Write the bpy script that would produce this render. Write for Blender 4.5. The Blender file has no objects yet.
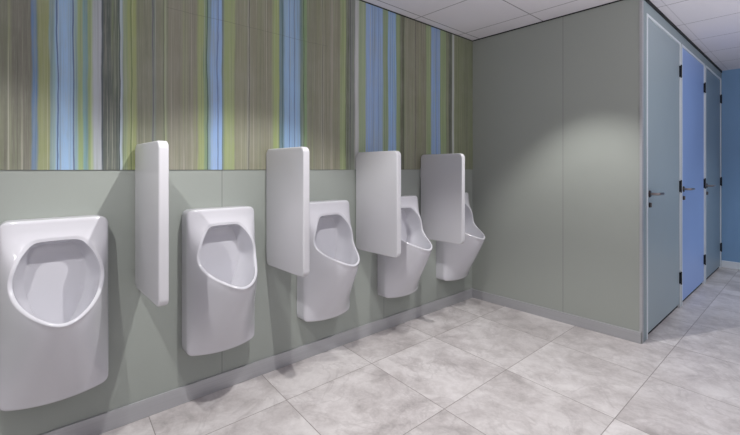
import bpy, bmesh, math
from mathutils import Vector

C = bpy.context.scene.collection
H = 2.42            # ceiling height
WX = -2.21          # left wall plane
EY = 3.275          # end wall plane
PX = -0.837         # cubicle front plane
FY = 6.57           # far wall plane
RX = 1.45           # right wall plane
BY = -1.9           # rear wall plane

# ------------------------------------------------------------------ helpers
def s2l(c):
    return tuple(((v/255.0)/12.92 if v/255.0 <= 0.04045 else (((v/255.0)+0.055)/1.055)**2.4) for v in c) + (1.0,)

def link(name, me, mat=None, parent=None, loc=None):
    o = bpy.data.objects.new(name, me)
    C.objects.link(o)
    if mat and me is not None:
        me.materials.append(mat)
    if parent: o.parent = parent
    if loc: o.location = loc
    return o

def finish(name, bm, mat, parent=None, smooth=None, loc=None):
    bmesh.ops.recalc_face_normals(bm, faces=bm.faces[:])
    me = bpy.data.meshes.new(name)
    bm.to_mesh(me); bm.free()
    if smooth is not None:
        for p in me.polygons: p.use_smooth = True
        try: me.set_sharp_from_angle(angle=math.radians(smooth))
        except Exception: pass
    return link(name, me, mat, parent, loc)

def box(bm, lo, hi, bevel=0.0, seg=2):
    v = [bm.verts.new((x, y, z)) for x in (lo[0], hi[0]) for y in (lo[1], hi[1]) for z in (lo[2], hi[2])]
    fs = [(0,1,3,2),(4,6,7,5),(0,4,5,1),(2,3,7,6),(0,2,6,4),(1,5,7,3)]
    faces = [bm.faces.new([v[i] for i in f]) for f in fs]
    if bevel:
        es = list({e for f in faces for e in f.edges})
        bmesh.ops.bevel(bm, geom=es, offset=bevel, segments=seg, affect='EDGES', profile=0.5)

def cyl(bm, p0, p1, r0, r1=None, n=24):
    r1 = r0 if r1 is None else r1
    p0 = Vector(p0); p1 = Vector(p1); d = (p1-p0).normalized()
    a = d.orthogonal().normalized(); b = d.cross(a)
    R0 = []; R1 = []
    for i in range(n):
        t = 2*math.pi*i/n; u = a*math.cos(t)+b*math.sin(t)
        R0.append(bm.verts.new(p0+u*r0)); R1.append(bm.verts.new(p1+u*r1))
    for i in range(n):
        j = (i+1) % n
        bm.faces.new((R0[i], R0[j], R1[j], R1[i]))
    bm.faces.new(R0[::-1]); bm.faces.new(R1)

def tube(bm, pts, r, n=12):
    pts = [Vector(p) for p in pts]
    rings = []
    up = Vector((0,0,1))
    for i, p in enumerate(pts):
        d = (pts[min(i+1, len(pts)-1)]-pts[max(i-1, 0)]).normalized()
        a = d.cross(up)
        a = a.normalized() if a.length > 1e-4 else d.orthogonal().normalized()
        b = d.cross(a)
        rings.append([bm.verts.new(p+(a*math.cos(2*math.pi*k/n)+b*math.sin(2*math.pi*k/n))*r) for k in range(n)])
    for A, B in zip(rings, rings[1:]):
        for k in range(n):
            j = (k+1) % n
            bm.faces.new((A[k], A[j], B[j], B[k]))
    bm.faces.new(rings[0][::-1]); bm.faces.new(rings[-1])

# ------------------------------------------------------------------ materials
class NT:
    def __init__(s, name):
        s.m = bpy.data.materials.new(name); s.m.use_nodes = True
        s.t = s.m.node_tree; s.n = s.t.nodes; s.l = s.t.links
        s.b = s.n['Principled BSDF']
        g = s.n.new('ShaderNodeNewGeometry'); s.pos = g.outputs['Position']
        x = s.n.new('ShaderNodeSeparateXYZ'); s.l.new(s.pos, x.inputs[0])
        s.X, s.Y, s.Z = x.outputs
    def put(s, sock, v):
        if hasattr(v, 'is_output') or isinstance(v, bpy.types.NodeSocket): s.l.new(v, sock)
        else: sock.default_value = v
    def math(s, op, a, b=0.0, c=0.0, clamp=False):
        n = s.n.new('ShaderNodeMath'); n.operation = op; n.use_clamp = clamp
        for i, v in enumerate((a, b, c)): s.put(n.inputs[i], v)
        return n.outputs[0]
    def mix(s, f, a, b, mode='MIX'):
        n = s.n.new('ShaderNodeMix'); n.data_type = 'RGBA'; n.blend_type = mode
        s.put(n.inputs[0], f); s.put(n.inputs[6], a); s.put(n.inputs[7], b)
        return n.outputs[2]
    def vec(s, x, y, z):
        n = s.n.new('ShaderNodeCombineXYZ')
        for i, v in enumerate((x, y, z)): s.put(n.inputs[i], v)
        return n.outputs[0]
    def noise(s, vec, scale, detail=3.0, rough=0.5, dist=0.0):
        n = s.n.new('ShaderNodeTexNoise'); s.l.new(vec, n.inputs['Vector'])
        n.inputs['Scale'].default_value = scale; n.inputs['Detail'].default_value = detail
        n.inputs['Roughness'].default_value = rough; n.inputs['Distortion'].default_value = dist
        return n.outputs['Fac']
    def ramp(s, f, stops):
        n = s.n.new('ShaderNodeValToRGB'); e = n.color_ramp.elements
        while len(e) < len(stops): e.new(0.5)
        for i, (p, c) in enumerate(stops): e[i].position = p; e[i].color = c
        s.l.new(f, n.inputs[0]); return n.outputs[0]
    def rng(s, v, a, b, c=0.0, d=1.0):
        n = s.n.new('ShaderNodeMapRange')
        s.put(n.inputs[0], v)
        for i, q in enumerate((a, b, c, d)): n.inputs[i+1].default_value = q
        return n.outputs[0]
    def bump(s, h, strength=0.1, dist=0.01):
        n = s.n.new('ShaderNodeBump'); s.l.new(h, n.inputs['Height'])
        n.inputs['Strength'].default_value = strength; n.inputs['Distance'].default_value = dist
        s.l.new(n.outputs[0], s.b.inputs['Normal'])
    def done(s, col, rough=0.5, metal=0.0, coat=0.0, spec=0.5):
        s.put(s.b.inputs['Base Color'], col); s.put(s.b.inputs['Roughness'], rough)
        s.b.inputs['Metallic'].default_value = metal
        s.b.inputs['Coat Weight'].default_value = coat
        s.b.inputs['Specular IOR Level'].default_value = spec
        return s.m

def flat(name, rgb, rough=0.5, metal=0.0, coat=0.0, var=0.04, scale=3.0, spec=0.5):
    t = NT(name)
    c = s2l(rgb); d = tuple(max(0, v*(1-var)) for v in c[:3])+(1,); e = tuple(min(1, v*(1+var)) for v in c[:3])+(1,)
    f = t.noise(t.pos, scale, 3)
    return t.done(t.mix(f, d, e), rough, metal, coat, spec)

def panel_mat(name, rgb, seams=(), axis='Y', rough=0.42, spec=0.35):
    """laminate wall panels with hairline vertical joints"""
    t = NT(name)
    c = s2l(rgb); d = tuple(v*0.95 for v in c[:3])+(1,); e = tuple(v*1.04 for v in c[:3])+(1,)
    col = t.mix(t.noise(t.pos, 1.4, 4), d, e)
    col = t.mix(t.math('MULTIPLY', t.noise(t.pos, 260, 2), 0.10), col, tuple(v*0.6 for v in c[:3])+(1,))
    ax = t.Y if axis == 'Y' else t.X
    for q in seams:
        m = t.math('COMPARE', ax, q, 0.0022)
        col = t.mix(t.math('MULTIPLY', m, 0.55), col, tuple(v*0.35 for v in c[:3])+(1,))
    return t.done(col, rough, spec=spec)

M = {}
M['wall'] = panel_mat('green_grey_panel', (156, 162, 156), (-0.36, 0.885, 2.12), 'Y')
M['wall_end'] = panel_mat('green_grey_end_panel', (162, 167, 161), (-1.372,), 'X')
M['wall_front'] = panel_mat('green_grey_front_panel', (146, 162, 166), (), 'Y')
M['blue_wall'] = flat('blue_wall_paint', (128, 166, 204), 0.5)
M['plain_wall'] = flat('pale_wall_paint', (205, 205, 208), 0.6)
M['ceramic'] = flat('white_ceramic', (206, 206, 212), 0.15, coat=0.3, var=0.015)
M['screen'] = flat('white_screen_ceramic', (205, 205, 209), 0.25, var=0.015)
M['black'] = flat('black_shadow_gap', (10, 12, 14), 0.7)
M['frame'] = flat('pale_aluminium', (228, 235, 240), 0.4, 0.0)
M['steel'] = flat('satin_steel', (150, 142, 140), 0.3, 0.9)
M['dark_steel'] = flat('dark_bronze_metal', (70, 64, 66), 0.35, 0.8)
M['hinge'] = flat('dark_hinge_metal', (38, 40, 46), 0.4, 0.6)
M['door_a'] = flat('grey_blue_laminate', (156, 172, 178), 0.4, var=0.05, scale=1.2)
M['door_b'] = flat('periwinkle_laminate', (146, 176, 230), 0.4, var=0.05, scale=1.2)
M['door_c'] = flat('slate_laminate', (128, 148, 162), 0.4, var=0.05, scale=1.2)

t = NT('brushed_aluminium')
stre = t.noise(t.vec(t.math('MULTIPLY', t.X, 1.0), t.math('MULTIPLY', t.Y, 1.0), t.math('MULTIPLY', t.Z, 300)), 2.0, 2)
M['skirting'] = t.done(t.mix(stre, s2l((164, 165, 168)), s2l((190, 191, 194))), 0.36, 0.3)

# floor: 60 cm concrete-look tiles
t = NT('concrete_look_tile')
fx = t.math('DIVIDE', t.math('ADD', t.X, 1.275+30), 0.6)
fy = t.math('DIVIDE', t.math('ADD', t.math('ADD', t.Y, t.math('MULTIPLY', t.math('ADD', t.X, 1.275), 0.08)), -1.645+30), 0.6)
def edge(f): return t.math('ABSOLUTE', t.math('SUBTRACT', t.math('FRACT', t.math('ADD', f, 0.5)), 0.5))
g = t.math('LESS_THAN', t.math('MINIMUM', edge(fx), edge(fy)), 0.0035)
tid = t.vec(t.math('FLOOR', fx), t.math('FLOOR', fy), 0.0)
wn = t.n.new('ShaderNodeTexWhiteNoise'); wn.noise_dimensions = '3D'; t.l.new(tid, wn.inputs['Vector'])
va = t.n.new('ShaderNodeVectorMath'); va.operation = 'MULTIPLY_ADD'
t.l.new(wn.outputs['Color'], va.inputs[0]); va.inputs[1].default_value = (9, 9, 9); t.l.new(t.pos, va.inputs[2])
tp = va.outputs[0]
n1 = t.noise(tp, 2.3, 6, 0.62, 0.5)
n2 = t.noise(tp, 9.0, 6, 0.65, 0.6)
n3 = t.noise(tp, 70.0, 3, 0.6)
mixn = t.math('ADD', t.math('MULTIPLY', n1, 0.55), t.math('ADD', t.math('MULTIPLY', n2, 0.35), t.math('MULTIPLY', n3, 0.10)))
col = t.ramp(mixn, [(0.36, s2l((158, 153, 152))), (0.46, s2l((186, 181, 180))), (0.54, s2l((203, 199, 198))), (0.66, s2l((221, 218, 217)))])
col = t.mix(t.math('MULTIPLY', wn.outputs['Value'], 0.10), col, s2l((165, 160, 160)))
# soft dark veins
vein = t.rng(t.math('ABSOLUTE', t.math('SUBTRACT', t.noise(tp, 3.2, 5, 0.6, 0.8), 0.5)), 0.0, 0.028, 1.0, 0.0)
col = t.mix(t.math('MULTIPLY', vein, 0.22), col, s2l((140, 134, 134)))
col = t.mix(t.math('MULTIPLY', g, 0.75), col, s2l((112, 106, 102)))
t.bump(t.math('MULTIPLY', g, -1.0), 0.25, 0.002)
M['floor'] = t.done(col, t.rng(n2, 0.3, 0.7, 0.30, 0.46), spec=0.45)

# ceiling: lay-in tiles on a grid
t = NT('ceiling_tile_grid')
cy = t.math('DIVIDE', t.math('ADD', t.Y, -2.455+29.5), 0.59)
ly = t.math('LESS_THAN', t.math('ABSOLUTE', t.math('SUBTRACT', t.math('FRACT', t.math('ADD', cy, 0.5)), 0.5)), 0.0075)
ln = ly
for q in (-2.13, -1.53, -0.93, -0.775, -0.18, 0.42, 1.02):
    if q == -0.93:
        m = t.math('MULTIPLY', t.math('COMPARE', t.X, q, 0.0045), t.math('LESS_THAN', t.Y, EY))
    elif q == -0.775:
        m = t.math('MULTIPLY', t.math('COMPARE', t.X, q, 0.0035), t.math('GREATER_THAN', t.Y, EY+0.2))
        m = t.math('MULTIPLY', m, 0.35)
    else:
        m = t.math('COMPARE', t.X, q, 0.0045)
    ln = t.math('MAXIMUM', ln, m)
c = t.mix(t.noise(t.pos, 1.3, 3), s2l((226, 223, 229)), s2l((234, 231, 237)))
c = t.mix(t.math('MULTIPLY', t.noise(t.pos, 180, 3), 0.12), c, s2l((150, 146, 152)))
c = t.mix(t.math('MULTIPLY', ln, 0.72), c, s2l((110, 106, 112)))
M['ceiling'] = t.done(c, 0.85, spec=0.1)

# striped mural ------------------------------------------------------------
f_, th = 406.0, math.radians(48.15)
def wy(px):      # stripe position along the wall, measured off the photograph
    u = (px-370)/f_
    dx = -math.sin(th)+u*math.cos(th); dy = math.cos(th)+u*math.sin(th)
    return dy*WX/dx
TAU = (130, 127, 106); YG = (142, 155, 84); GR = (130, 150, 104); BL = (104, 156, 204); DK = (76, 84, 78)
PALE = (172, 178, 186); TEAL = (108, 146, 158); LN = (46, 62, 78)
bands = [
 (0,32,(108,106,90)), (32,38,(36,100,160)), (38,50,(134,142,78)), (50,56,(118,156,160)), (56,73,(116,164,208)),
 (73,78,(120,160,176)), (78,95,(134,158,92)), (83,87,(96,146,150)), (93,101,(160,168,178)), (102,118,(70,80,74)),
 (118,120,(96,108,100)), (120,123,(160,178,196)), (123,128,(124,142,98)), (128,137,(138,150,74)), (137,152,(122,124,98)),
 (152,156,(116,126,116)), (156,164,(122,124,100)), (164,167,(140,150,116)), (167,198,TAU), (198,204,YG), (204,208,(106,138,98)), (208,211,TEAL),
 (211,222,(106,156,214)), (222,224,(110,140,130)), (224,235,(140,156,86)), (235,247,(134,134,104)), (247,250,(150,150,132)), (250,273,(130,128,102)),
 (273,279,(140,158,74)), (279,284,(84,126,142)), (284,300,(110,160,206)), (300,303,(74,112,124)), (303,307,(110,146,84)),
 (307,316,(120,120,96)), (316,340,(126,124,98)), (321,323,(148,146,126)), (330,332,(146,140,120)), (340,346,(134,152,84)), (346,349,(80,88,72)), (349,355,(108,114,110)),
 (355,359,(184,186,188)), (359,366,(138,160,118)), (366,383,(108,150,204)), (383,388,(126,152,104)), (388,396,(98,152,208)), (396,400,(122,146,84)),
 (400,404,(86,88,64)), (404,414,(128,128,102)), (416,426,(120,116,92)), (426,431,(134,154,96)), (431,440,(102,148,208)), (440,446,(134,156,98)),
 (446,449,(122,126,96)), (449,452,(76,84,70)), (452,454,(186,190,186)), (454,462,(122,128,92)), (462,473,(118,124,92)),
]
lines = [(57,(30,66,120)), (73,(36,70,128)), (102,LN), (119,(40,54,60)), (131,(96,112,60)), (152.5,(84,86,96)), (163.5,(98,100,74)),
 (207,(48,74,72)), (217.5,(40,82,146)), (248.5,(84,80,66)), (281.5,(46,80,84)), (289,(64,104,160)), (294,(50,84,140)), (303.5,(44,66,52)), (322,(96,92,74)),
 (345.5,(60,66,50)), (350,(58,64,58)), (372,(84,120,172)), (378,(70,108,164)), (392,(66,106,172)), (403,(60,62,48)), (415,(58,54,42)), (436,(58,98,156)), (448.5,(70,76,58)), (458,(96,100,72))]
t = NT('striped_mural_print')
w1 = t.noise(t.vec(0.0, t.math('MULTIPLY', t.Y, 2.3), t.math('MULTIPLY', t.Z, 1.6)), 1.0, 3, 0.55)
w2 = t.noise(t.vec(3.0, t.math('MULTIPLY', t.Y, 14), t.math('MULTIPLY', t.Z, 3.2)), 1.0, 3, 0.6)
yy = t.math('ADD', t.Y, t.math('ADD', t.math('MULTIPLY', t.math('SUBTRACT', w1, 0.5), 0.024), t.math('MULTIPLY', t.math('SUBTRACT', w2, 0.5), 0.011)))
w3 = t.noise(t.vec(7.0, t.math('MULTIPLY', t.Y, 30), t.math('MULTIPLY', t.Z, 5.0)), 1.0, 2, 0.6)
yl = t.math('ADD', yy, t.math('MULTIPLY', t.math('SUBTRACT', w3, 0.5), 0.007))
col = s2l(TAU)
for a, b, rgb in bands:
    ya, yb = wy(a), wy(b)
    d = t.math('ABSOLUTE', t.math('SUBTRACT', yy, (ya+yb)/2))
    soft = min(0.008, (yb-ya)*0.3)
    m = t.rng(d, (yb-ya)/2-soft*0.2, (yb-ya)/2+soft, 1.0, 0.0)
    col = t.mix(m, col, s2l(rgb))
# bands outside the photograph carry on the same way
for i, y0 in enumerate([-1.8, -1.62, -1.35, -1.2, -0.95, -0.7, -0.45, -0.3]):
    rgb = [YG, BL, TAU, DK, BL, GR, TEAL, YG][i]
    m = t.math('COMPARE', yy, y0, 0.05); col = t.mix(m, col, s2l(rgb))
# dry brush streaks
def sc(k, kz, off): return t.noise(t.vec(off, t.math('MULTIPLY', t.Y, k), t.math('MULTIPLY', t.Z, kz)), 1.0, 4, 0.6)
col = t.mix(t.rng(sc(60, 0.8, 1.0), 0.50, 0.72, 0.0, 0.50), col, s2l((86, 90, 74)))
col = t.mix(t.rng(sc(75, 1.0, 5.0), 0.54, 0.74, 0.0, 0.45), col, s2l((164, 168, 140)))
col = t.mix(t.rng(sc(190, 9.0, 9.0), 0.50, 0.75, 0.0, 0.35), col, s2l((150, 152, 136)))
col = t.mix(t.rng(sc(14, 0.5, 12.0), 0.50, 0.66, 0.0, 0.30), col, s2l((128, 146, 88)))
col = t.mix(t.rng(sc(110, 0.6, 21.0), 0.58, 0.66, 0.0, 0.40), col, s2l((188, 188, 168)))
col = t.mix(t.rng(sc(45, 0.4, 33.0), 0.60, 0.66, 0.0, 0.35), col, s2l((150, 168, 92)))
col = t.mix(t.rng(sc(130, 0.5, 41.0), 0.60, 0.68, 0.0, 0.45), col, s2l((70, 76, 64)))
col = t.mix(t.rng(t.noise(t.pos, 5.0, 4, 0.6), 0.40, 0.70, 0.0, 0.16), col, s2l((158, 156, 146)))
for px, rgb in lines:
    m = t.math('COMPARE', yl, wy(px), 0.0026)
    col = t.mix(t.math('MULTIPLY', m, 0.8), col, s2l(rgb))
for q in (0.885, 2.12):
    col = t.mix(t.math('MULTIPLY', t.math('COMPARE', t.Y, q, 0.0018), 0.5), col, s2l((60, 62, 52)))
hl = t.math('COMPARE', t.math('ADD', t.Z, t.math('MULTIPLY', w1, 0.02)), 2.035, 0.0012)
col = t.mix(t.math('MULTIPLY', t.math('MULTIPLY', hl, t.math('COMPARE', t.Y, 1.1, 0.5)), 0.45), col, s2l((80, 78, 66)))
hz_ = t.n.new('ShaderNodeHueSaturation'); hz_.inputs['Saturation'].default_value = 0.78; hz_.inputs['Value'].default_value = 1.13; t.l.new(col, hz_.inputs['Color']); col = t.mix(0.05, hz_.outputs[0], s2l((140, 150, 150)))  # muted, with a thin grey mix painting a hazy reflection over the print
M['mural'] = t.done(col, 0.42, spec=0.35)

# ------------------------------------------------------------------ the setting
def struct(name, lo, hi, mat, bevel=0.0, parent=None, label=None):
    bm = bmesh.new(); box(bm, lo, hi, bevel)
    o = finish(name, bm, mat, parent)
    if parent is None:
        o['kind'] = 'structure'; 
    if label: o['label'] = label
    return o

struct('floor', (WX-0.1, BY-0.1, -0.1), (RX+0.1, FY+0.1, 0), M['floor'], label='pale grey concrete look tiled floor')
struct('ceiling', (WX-0.1, BY-0.1, H), (RX+0.1, FY+0.1, H+0.1), M['ceiling'], label='white suspended tile ceiling')
struct('wall_left', (WX-0.1, BY-0.1, 0), (WX, EY+0.1, H), M['wall'], label='green grey panel wall behind the urinals')
struct('wall_end', (WX, EY, 0), (PX-0.002, EY+0.04, H), M['wall_end'], label='green grey panel wall at the end of the urinals')
struct('wall_far', (WX-0.1, FY, 0), (RX+0.1, FY+0.1, H), M['blue_wall'], label='blue far wall beyond the cubicles')
struct('wall_right', (RX, BY-0.1, 0), (RX+0.1, FY+0.1, H), M['plain_wall'], label='pale wall on the right')
struct('wall_rear', (WX-0.1, BY-0.1, 0), (RX+0.1, BY, H), M['plain_wall'], label='pale wall behind the camera')
struct('wall_cubicle_inner', (WX-0.1, EY+0.04, 0), (WX, FY, H), M['plain_wall'], label='inner wall of the cubicles')

DOORS = [(3.385, 4.405), (4.445, 5.485), (5.535, 6.505)]
DT = 2.315
bm = bmesh.new()
x0, x1 = PX-0.04, PX
box(bm, (x0, EY+0.04, DT), (x1, FY, H))
prev = EY+0.04
for a, b in DOORS:
    box(bm, (x0, prev, 0), (x1, a, DT)); prev = b
box(bm, (x0, prev, 0), (x1, FY, DT))
o = finish('wall_front', bm, M['wall_front']); o['kind'] = 'structure'; o['label'] = 'slate green cubicle front around the three doors'

# skirting
struct('baseboard_left', (WX, BY, 0), (WX+0.010, EY, 0.088), M['skirting'], 0.002)
struct('baseboard_end', (WX+0.010, EY-0.010, 0), (PX-0.004, EY, 0.080), M['skirting'], 0.002)
struct('baseboard_far', (PX, FY-0.012, 0), (RX, FY, 0.085), M['frame'], 0.002)
struct('baseboard_right', (RX-0.012, BY, 0), (RX, FY-0.012, 0.085), M['skirting'], 0.002)
# aluminium corner profile and black strips painting the shade of the ceiling gaps
bm = bmesh.new()
box(bm, (PX-0.014, EY-0.004, 0.080), (PX+0.003, EY, H-0.012), 0.001)
box(bm, (PX, EY, 0.0), (PX+0.003, EY+0.028, H-0.012), 0.001)
o = finish('edge_strip_1', bm, M['skirting']); o['kind'] = 'structure'; o['label'] = 'aluminium corner profile'
def edge_strip(n, lo, hi):
    struct('edge_strip_%d' % n, lo, hi, M['black'])
edge_strip(2, (WX, BY, H-0.007), (WX+0.006, EY-0.006, H))
edge_strip(3, (WX+0.006, EY-0.006, H-0.008), (PX, EY, H))
edge_strip(4, (PX, EY-0.006, H-0.026), (PX+0.006, FY, H))

# ------------------------------------------------------------------ cubicle doors
HY = [2.062, 1.058, 0.258]
def make_door(n, a, b, leafmat, lab):
    root = bpy.data.objects.new('door_%d' % n, None); C.objects.link(root)
    root.location = (PX, a, 0); root['kind'] = 'structure'; root['label'] = lab; root.empty_display_size = 0.2
    w = b-a; g = 0.017
    def P(bm, name, mat, parent=root, smooth=None):
        o = finish(name, bm, mat, parent, smooth); return o
    bm = bmesh.new()        # frame: two posts and a head, proud of the cubicle front
    box(bm, (-0.038, 0, 0.0), (0.005, g, DT), 0.0015)
    box(bm, (-0.038, w-g, 0.0), (0.005, w, DT), 0.0015)
    box(bm, (-0.038, g, DT-g), (0.005, w-g, DT), 0.0015)
    P(bm, 'door_frame', M['frame'])
    bm = bmesh.new(); box(bm, (-0.036, g+0.003, 0.032), (-0.002, w-g-0.003, DT-g-0.003), 0.0015)
    P(bm, 'door_leaf', leafmat)
    bm = bmesh.new(); box(bm, (-0.030, g+0.001, 0.0), (-0.016, w-g-0.001, 0.034))  # black bar put in for the shade under the door leaf
    P(bm, 'gap_shade', M['black'])
    for hz in HY:
        bm = bmesh.new()
        cyl(bm, (0.011, w-g-0.004, hz-0.055), (0.011, w-g-0.004, hz+0.055), 0.0055, n=16)
        box(bm, (-0.003, w-g-0.014, hz-0.048), (0.008, w-g-0.004, hz+0.048), 0.001)
        
        P(bm, 'hinge', M['hinge'], smooth=40)
    # handle: rosette + lever
    hy = g+0.060; hz = 1.03
    bm = bmesh.new()
    cyl(bm, (-0.003, hy, hz), (0.007, hy, hz), 0.026, 0.024, 32)
    hd = P(bm, 'door_handle', M['dark_steel'], smooth=40)
    bm = bmesh.new()
    pts = [(0.006, hy, hz), (0.030, hy, hz), (0.044, hy+0.003, hz), (0.052, hy+0.012, hz), (0.054, hy+0.026, hz), (0.054, hy+0.120, hz-0.001), (0.052, hy+0.135, hz-0.002)]
    tube(bm, pts, 0.0095, 14)
    P(bm, 'lever', M['steel'], hd, 50)
    bm = bmesh.new()
    cyl(bm, (-0.003, hy, hz-0.080), (0.007, hy, hz-0.080), 0.019, 0.017, 32)
    lk = P(bm, 'lock', M['dark_steel'], smooth=40)
    bm = bmesh.new(); box(bm, (0.006, hy-0.004, hz-0.096), (0.014, hy+0.004, hz-0.064), 0.002)
    P(bm, 'turn_knob', M['steel'], lk)
make_door(1, *DOORS[0], M['door_a'], 'grey blue cubicle door nearest the corner')
make_door(2, *DOORS[1], M['door_b'], 'periwinkle blue cubicle door between two greyer doors')
make_door(3, *DOORS[2], M['door_c'], 'slate grey cubicle door beside the blue far wall')

# ------------------------------------------------------------------ mural
bm = bmesh.new(); box(bm, (WX, BY, 1.206), (WX+0.005, EY-0.0005, H-0.009), 0.0008)
mu = finish('striped_mural', bm, M['mural'])
mu['label'] = 'olive, green and blue striped mural panel on the wall above the urinals'
mu['category'] = 'mural'

# ------------------------------------------------------------------ urinals
def lerp_tab(tab, z):
    if z <= tab[0][0]: return tab[0][1]
    for (a, p), (b, q) in zip(tab, tab[1:]):
        if z <= b:
            k = (z-a)/(b-a); return p+(q-p)*k
    return tab[-1][1]
def smooth_tab(tab, z, r=0.028):
    return sum(lerp_tab(tab, z+r*k/3) for k in range(-3, 4))/7
HW = 0.183; ZT = 1.002; ZB = 0.262
SZ = [(0.26,0.122),(0.35,0.184),(0.45,0.248),(0.55,0.306),(0.60,0.332),(0.63,0.346),(0.66,0.350),(0.70,0.346),(0.735,0.330),(0.775,0.275),(0.815,0.210),(0.85,0.165),(0.89,0.125),(0.93,0.101),(0.96,0.092),(1.01,0.088)]
SE = [(0.26,0.082),(0.50,0.084),(0.70,0.080),(0.85,0.077),(1.0,0.074)]
def halfw(z):
    return HW
def Dout(y, z, dist):
    e = lerp_tab(SE, z); s = smooth_tab(SZ, z)
    k = min(1.0, max(0.0, (z-0.72)/0.24)); k = k*k*(3-2*k)
    q = max(0.0, 1-(abs(y)/halfw(z))**(2.1+1.5*k))**(1.0-0.45*k)
    d = e+(s-e)*q
    r = 0.012
    if dist < r: d -= (r-math.sqrt(max(0, r*r-(r-dist)**2)))*0.9
    return d
ZC = 0.775
def outline(ang):
    """ray from (0,ZC): hit the rounded outline of the body"""
    c, s = math.sin(ang), math.cos(ang)     # ang 0 = up
    lo, hi = 0.0, 1.0
    def inside(y, z):
        rt = 0.034; rb = 0.026
        zb = ZB-0.008*(1-(y/HW)**2)+0.006      # foot edge bows down in the middle
        hw = halfw(z)
        ay = abs(y)
        if z > ZT or z < zb or ay > hw: return False
        if z > ZT-rt and ay > hw-rt: return (z-(ZT-rt))**2+(ay-(hw-rt))**2 < rt*rt
        if z < zb+rb and ay > hw-rb: return (z-(zb+rb))**2+(ay-(hw-rb))**2 < rb*rb
        return True
    for _ in range(30):
        m = (lo+hi)/2
        if inside(c*m, ZC+s*m): lo = m
        else: hi = m
    return (c*lo, ZC+s*lo)
def spline(keys, x):
    n = len(keys)
    for i in range(n-1):
        if keys[i][0] <= x <= keys[i+1][0]:
            k = (x-keys[i][0])/(keys[i+1][0]-keys[i][0])
            p0 = keys[max(i-1,0)] if i else (-keys[1][0], keys[1][1]); p1 = keys[i]; p2 = keys[i+1]
            p3 = keys[i+2] if i+2 < n else (2*keys[-1][0]-keys[-2][0], keys[-2][1])
            m1 = (p2[1]-p0[1])/(p2[0]-p0[0])*(p2[0]-p1[0]); m2 = (p3[1]-p1[1])/(p3[0]-p1[0])*(p2[0]-p1[0])
            k2, k3 = k*k, k*k*k
            return (2*k3-3*k2+1)*p1[1]+(k3-2*k2+k)*m1+(-2*k3+3*k2)*p2[1]+(k3-k2)*m2
    return keys[-1][1]
# rim radius from (0,ZC) by angle from straight up: a rounded shield, wider below
RIM = [(0,0.153),(15,0.158),(30,0.168),(45,0.161),(60,0.155),(75,0.153),(90,0.155),(105,0.157),(120,0.156),(135,0.150),(150,0.145),(165,0.146),(180,0.149)]
def rim(ang, k=1.0):
    a = abs((ang+math.pi) % (2*math.pi)-math.pi)
    r = spline([(math.radians(p), q) for p, q in RIM], a)*k
    return (math.sin(ang)*r, ZC+math.cos(ang)*r)

def urinal_body():
    N = 220
    angs = []
    for i in range(N):     # denser towards the foot
        a = 2*math.pi*i/N
        angs.append(a+0.55*math.sin(a)*1.0)
    rings = []
    O = [outline(a) for a in angs]
    Rm = [rim(a) for a in angs]
    rings.append([(0.0, y, z) for y, z in O])
    def zed(i, t):
        oy, oz = O[i]; ry, rz = Rm[i]
        return oy+(ry-oy)*t, oz+(rz-oz)*t
    edge_d = []
    ts = [0, 0.002, 0.006, 0.012, 0.022, 0.035, 0.05, 0.075, 0.11, 0.16, 0.22, 0.30, 0.40, 0.50, 0.60, 0.70, 0.80, 0.88, 0.94, 1.0]
    for t_ in ts:
        ring = []
        for i in range(N):
            y, z = zed(i, t_)
            oy, oz = O[i]
            # distance to the outline
            dist = min(halfw(z)-abs(y), ZT-z, z-(ZB-0.011-0.0*abs(y)))
            dist2 = math.hypot(y-oy, z-oz)
            dist = min(max(dist, 0), dist2) if t_ else 0
            ring.append((Dout(y, z, dist), y, z))
        rings.append(ring)
    # raised, rounded rim then down the inside of the bowl
    def surf(y, z): return Dout(y, z, 1)
    for k, up in ((0.988, 0.0030), (0.968, 0.0045), (0.942, 0.0040), (0.922, 0.0005), (0.908, -0.006)):
        ring = []
        for i in range(N):
            y, z = rim(angs[i], k); Y0, Z0 = Rm[i]
            d0 = surf(Y0, Z0)
            # follow the slope of the rim itself so the lip is a level band
            ring.append((d0+up*(min(1.0, max(0.0, (d0-0.11)/0.12)) if up > 0 else 1), y, z))
        rings.append(ring)
    I = rings[-1]
    DB = 0.040
    steps = 16
    for s_ in range(1, steps+1):
        u = s_/steps
        ring = []
        for i in range(N):
            d0, y0, z0 = I[i]
            w = min(1.0, max(0.0, (d0-0.075)/0.26))
            # back panel outline
            by = y0*0.74
            low = max(0.0, (ZC-z0)/0.12)
            bz = ZC+(z0-ZC)*0.84 if z0 > ZC else ZC+(z0-ZC)*(1.0+0.9*min(1, low))
            p1 = (DB+(d0-DB)*0.80*w, y0*0.93, z0-0.16*w**1.2-0.008)
            p2 = (DB, by, bz)
            a_, b_, c_ = (1-u)**2, 2*u*(1-u), u*u
            ring.append((a_*d0+b_*p1[0]+c_*p2[0], a_*y0+b_*p1[1]+c_*p2[1], a_*z0+b_*p1[2]+c_*p2[2]))
        rings.append(ring)
    B = rings[-1]
    for k in (0.75, 0.5, 0.25):
        rings.append([(DB-0.002*(1-k), y*k, 0.74+(z-0.74)*k) for d, y, z in B])
    bm = bmesh.new()
    V = [[bm.verts.new(p) for p in r] for r in rings]
    for A, Bv in zip(V, V[1:]):
        for i in range(N):
            j = (i+1) % N
            bm.faces.new((A[i], A[j], Bv[j], Bv[i]))
    c = bm.verts.new((DB-0.002, 0, 0.74))
    for i in range(N):
        bm.faces.new((V[-1][i], V[-1][(i+1) % N], c))
    bm.faces.new(V[0][::-1])
    return bm

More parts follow.
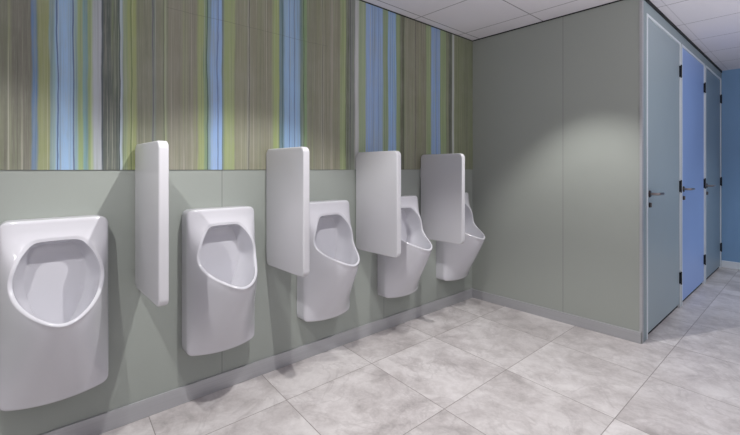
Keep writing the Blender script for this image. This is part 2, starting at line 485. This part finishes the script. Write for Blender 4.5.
def make_urinal():
    root = bpy.data.objects.new('urinal', None); C.objects.link(root); root.empty_display_size = 0.2
    root.location = (WX, 0, 0)
    body = finish('bowl', urinal_body(), M['ceramic'], root, 50)
    # drain cover lying at the bottom of the bowl
    bm = bmesh.new(); dx, dz = 0.195, 0.506
    cyl(bm, (dx, 0, dz-0.006), (dx, 0, dz+0.004), 0.030, 0.027, 28)
    for k in range(6):
        a = k*math.pi/3; cyl(bm, (dx+0.016*math.cos(a), 0.016*math.sin(a), dz+0.003), (dx+0.016*math.cos(a), 0.016*math.sin(a), dz+0.007), 0.004, n=10)
    finish('drain_cover', bm, M['steel'], root, 40)
    return root

def dup(root):
    r = root.copy(); C.objects.link(r)
    for ch in list(root.children):
        c = ch.copy(); C.objects.link(c); c.parent = r
    return r

UY = [0.158, 0.857, 1.543, 2.235, 2.920]
UL = ['white ceramic wall urinal nearest the camera, left of every divider screen',
      'white ceramic wall urinal between the first and second divider screens',
      'white ceramic wall urinal between the second and third divider screens',
      'white ceramic wall urinal between the third and fourth divider screens',
      'white ceramic wall urinal beyond the last divider, beside the end wall']
u0 = make_urinal()
for i, (y, lab) in enumerate(zip(UY, UL)):
    u = u0 if i == 0 else dup(u0)
    u.location = (WX+0.0015, y, 0)
    u['label'] = lab; u['category'] = 'urinal'; u['group'] = 'urinals along the mural wall'

# ------------------------------------------------------------------ divider screens
def screen_mesh(L=0.408, z0=0.645, z1=1.327, T=0.040, r=0.034):
    bm = bmesh.new()
    def loop(inset, y, r):
        pts = []
        a0, a1, b0, b1 = inset, L-inset, z0+inset, z1-inset
        rr = max(0.004, r-inset)
        for cx_, cz_, st in ((a1-rr, b1-rr, 0), (a0+rr, b1-rr, 90), (a0+rr, b0+rr, 180), (a1-rr, b0+rr, 270)):
            for k in range(9):
                an = math.radians(st+90*k/8)
                pts.append(bm.verts.new((cx_+rr*math.cos(an), y, cz_+rr*math.sin(an))))
        return pts
    e = 0.007
    Ls = []
    for k in range(7):
        an = math.pi/2*k/6
        Ls.append(loop(e*(1-math.sin(an)), -T/2+e*(1-math.cos(an)), r))
    for k in range(7):
        an = math.pi/2*k/6
        Ls.append(loop(e*(1-math.cos(an)), T/2-e+e*math.sin(an), r))
    n = len(Ls[0])
    for A, B in zip(Ls, Ls[1:]):
        for i in range(n):
            j = (i+1) % n; bm.faces.new((A[i], A[j], B[j], B[i]))
    bm.faces.new(Ls[0][::-1]); bm.faces.new(Ls[-1])
    return bm
root = bpy.data.objects.new('divider_screen', None); C.objects.link(root); root.empty_display_size = 0.15
finish('screen_panel', screen_mesh(), M['screen'], root, 35)
for hz in (0.80, 1.18):       # wall brackets in the slim joint behind the panel
    bm = bmesh.new(); box(bm, (-0.006, -0.012, hz-0.04), (0.001, 0.012, hz+0.04), 0.001)
    finish('wall_bracket', bm, M['frame'], root)
SY = [0.478, 1.163, 1.853, 2.542]
SL = ['white divider screen seen nearly edge on, between the first two urinals',
      'white divider screen between the second and third urinals',
      'white divider screen between the third and fourth urinals',
      'white divider screen nearest the end wall, before the last urinal']
for i, (y, lab) in enumerate(zip(SY, SL)):
    s = root if i == 0 else dup(root)
    s.location = (WX+0.0115, y, 0)
    s['label'] = lab; s['category'] = 'divider'; s['group'] = 'divider screens between the urinals'

# ------------------------------------------------------------------ light
def spot(x, y, power, ang=78, blend=0.45, col=(1, 0.978, 0.96), z=H-0.03, size=0.03):
    l = bpy.data.lights.new('downlight', 'SPOT'); l.energy = power; l.spot_size = math.radians(ang)
    l.spot_blend = blend; l.color = col; l.shadow_soft_size = size
    o = bpy.data.objects.new('downlight_lamp', l); C.objects.link(o); o.location = (x, y, z)
for y, an, pw, bl in ((2.62, 84, 80, 0.5), (0.96, 108, 92, 0.34), (-0.27, 112, 70, 0.34), (-1.47, 112, 25, 0.34)):
    spot(-1.12, y, pw, ang=an, blend=bl, size=0.006)
for y, pw in ((5.7, 110), (4.2, 62), (2.2, 12), (0.4, 6)):
    spot(0.25, y, pw, ang=110, blend=0.9, col=(0.93, 0.95, 1.0), size=0.25)
def area(name, loc, rot, sx, sy, power, col):
    l = bpy.data.lights.new(name, 'AREA'); l.shape = 'RECTANGLE'; l.size = sx; l.size_y = sy; l.energy = power; l.color = col
    o = bpy.data.objects.new(name, l); C.objects.link(o); o.location = loc; o.rotation_euler = rot
area('side_fill', (RX-0.05, 1.2, 1.5), (0, math.radians(90), 0), 1.6, 5.0, 3, (1, 0.97, 0.98))  # unseen side light, added to lift the walls and ceiling
area('ceiling_fill', (0.75, 1.6, 0.9), (math.radians(180), 0, 0), 1.0, 6.0, 50, (1, 0.97, 1.0))  # unseen upward light, added to brighten the ceiling
w = bpy.data.worlds.new('world'); w.use_nodes = True
w.node_tree.nodes['Background'].inputs[0].default_value = (0.6, 0.65, 0.7, 1); w.node_tree.nodes['Background'].inputs[1].default_value = 0.3
bpy.context.scene.world = w

# ------------------------------------------------------------------ camera
cam = bpy.data.cameras.new('camera'); co = bpy.data.objects.new('camera', cam); C.objects.link(co)
cam.sensor_fit = 'HORIZONTAL'; cam.sensor_width = 36.0; cam.lens = 36.0*f_/740.0
co.location = (0, 0, 1.21)
co.rotation_euler = (math.radians(90), 0, th)
cam.shift_y = -(217.5-169.0)/740.0
cam.clip_start = 0.02
sc_ = bpy.context.scene
sc_.camera = co
sc_.view_settings.view_transform = 'Standard'
sc_.view_settings.look = 'None'
sc_.view_settings.exposure = 0.0
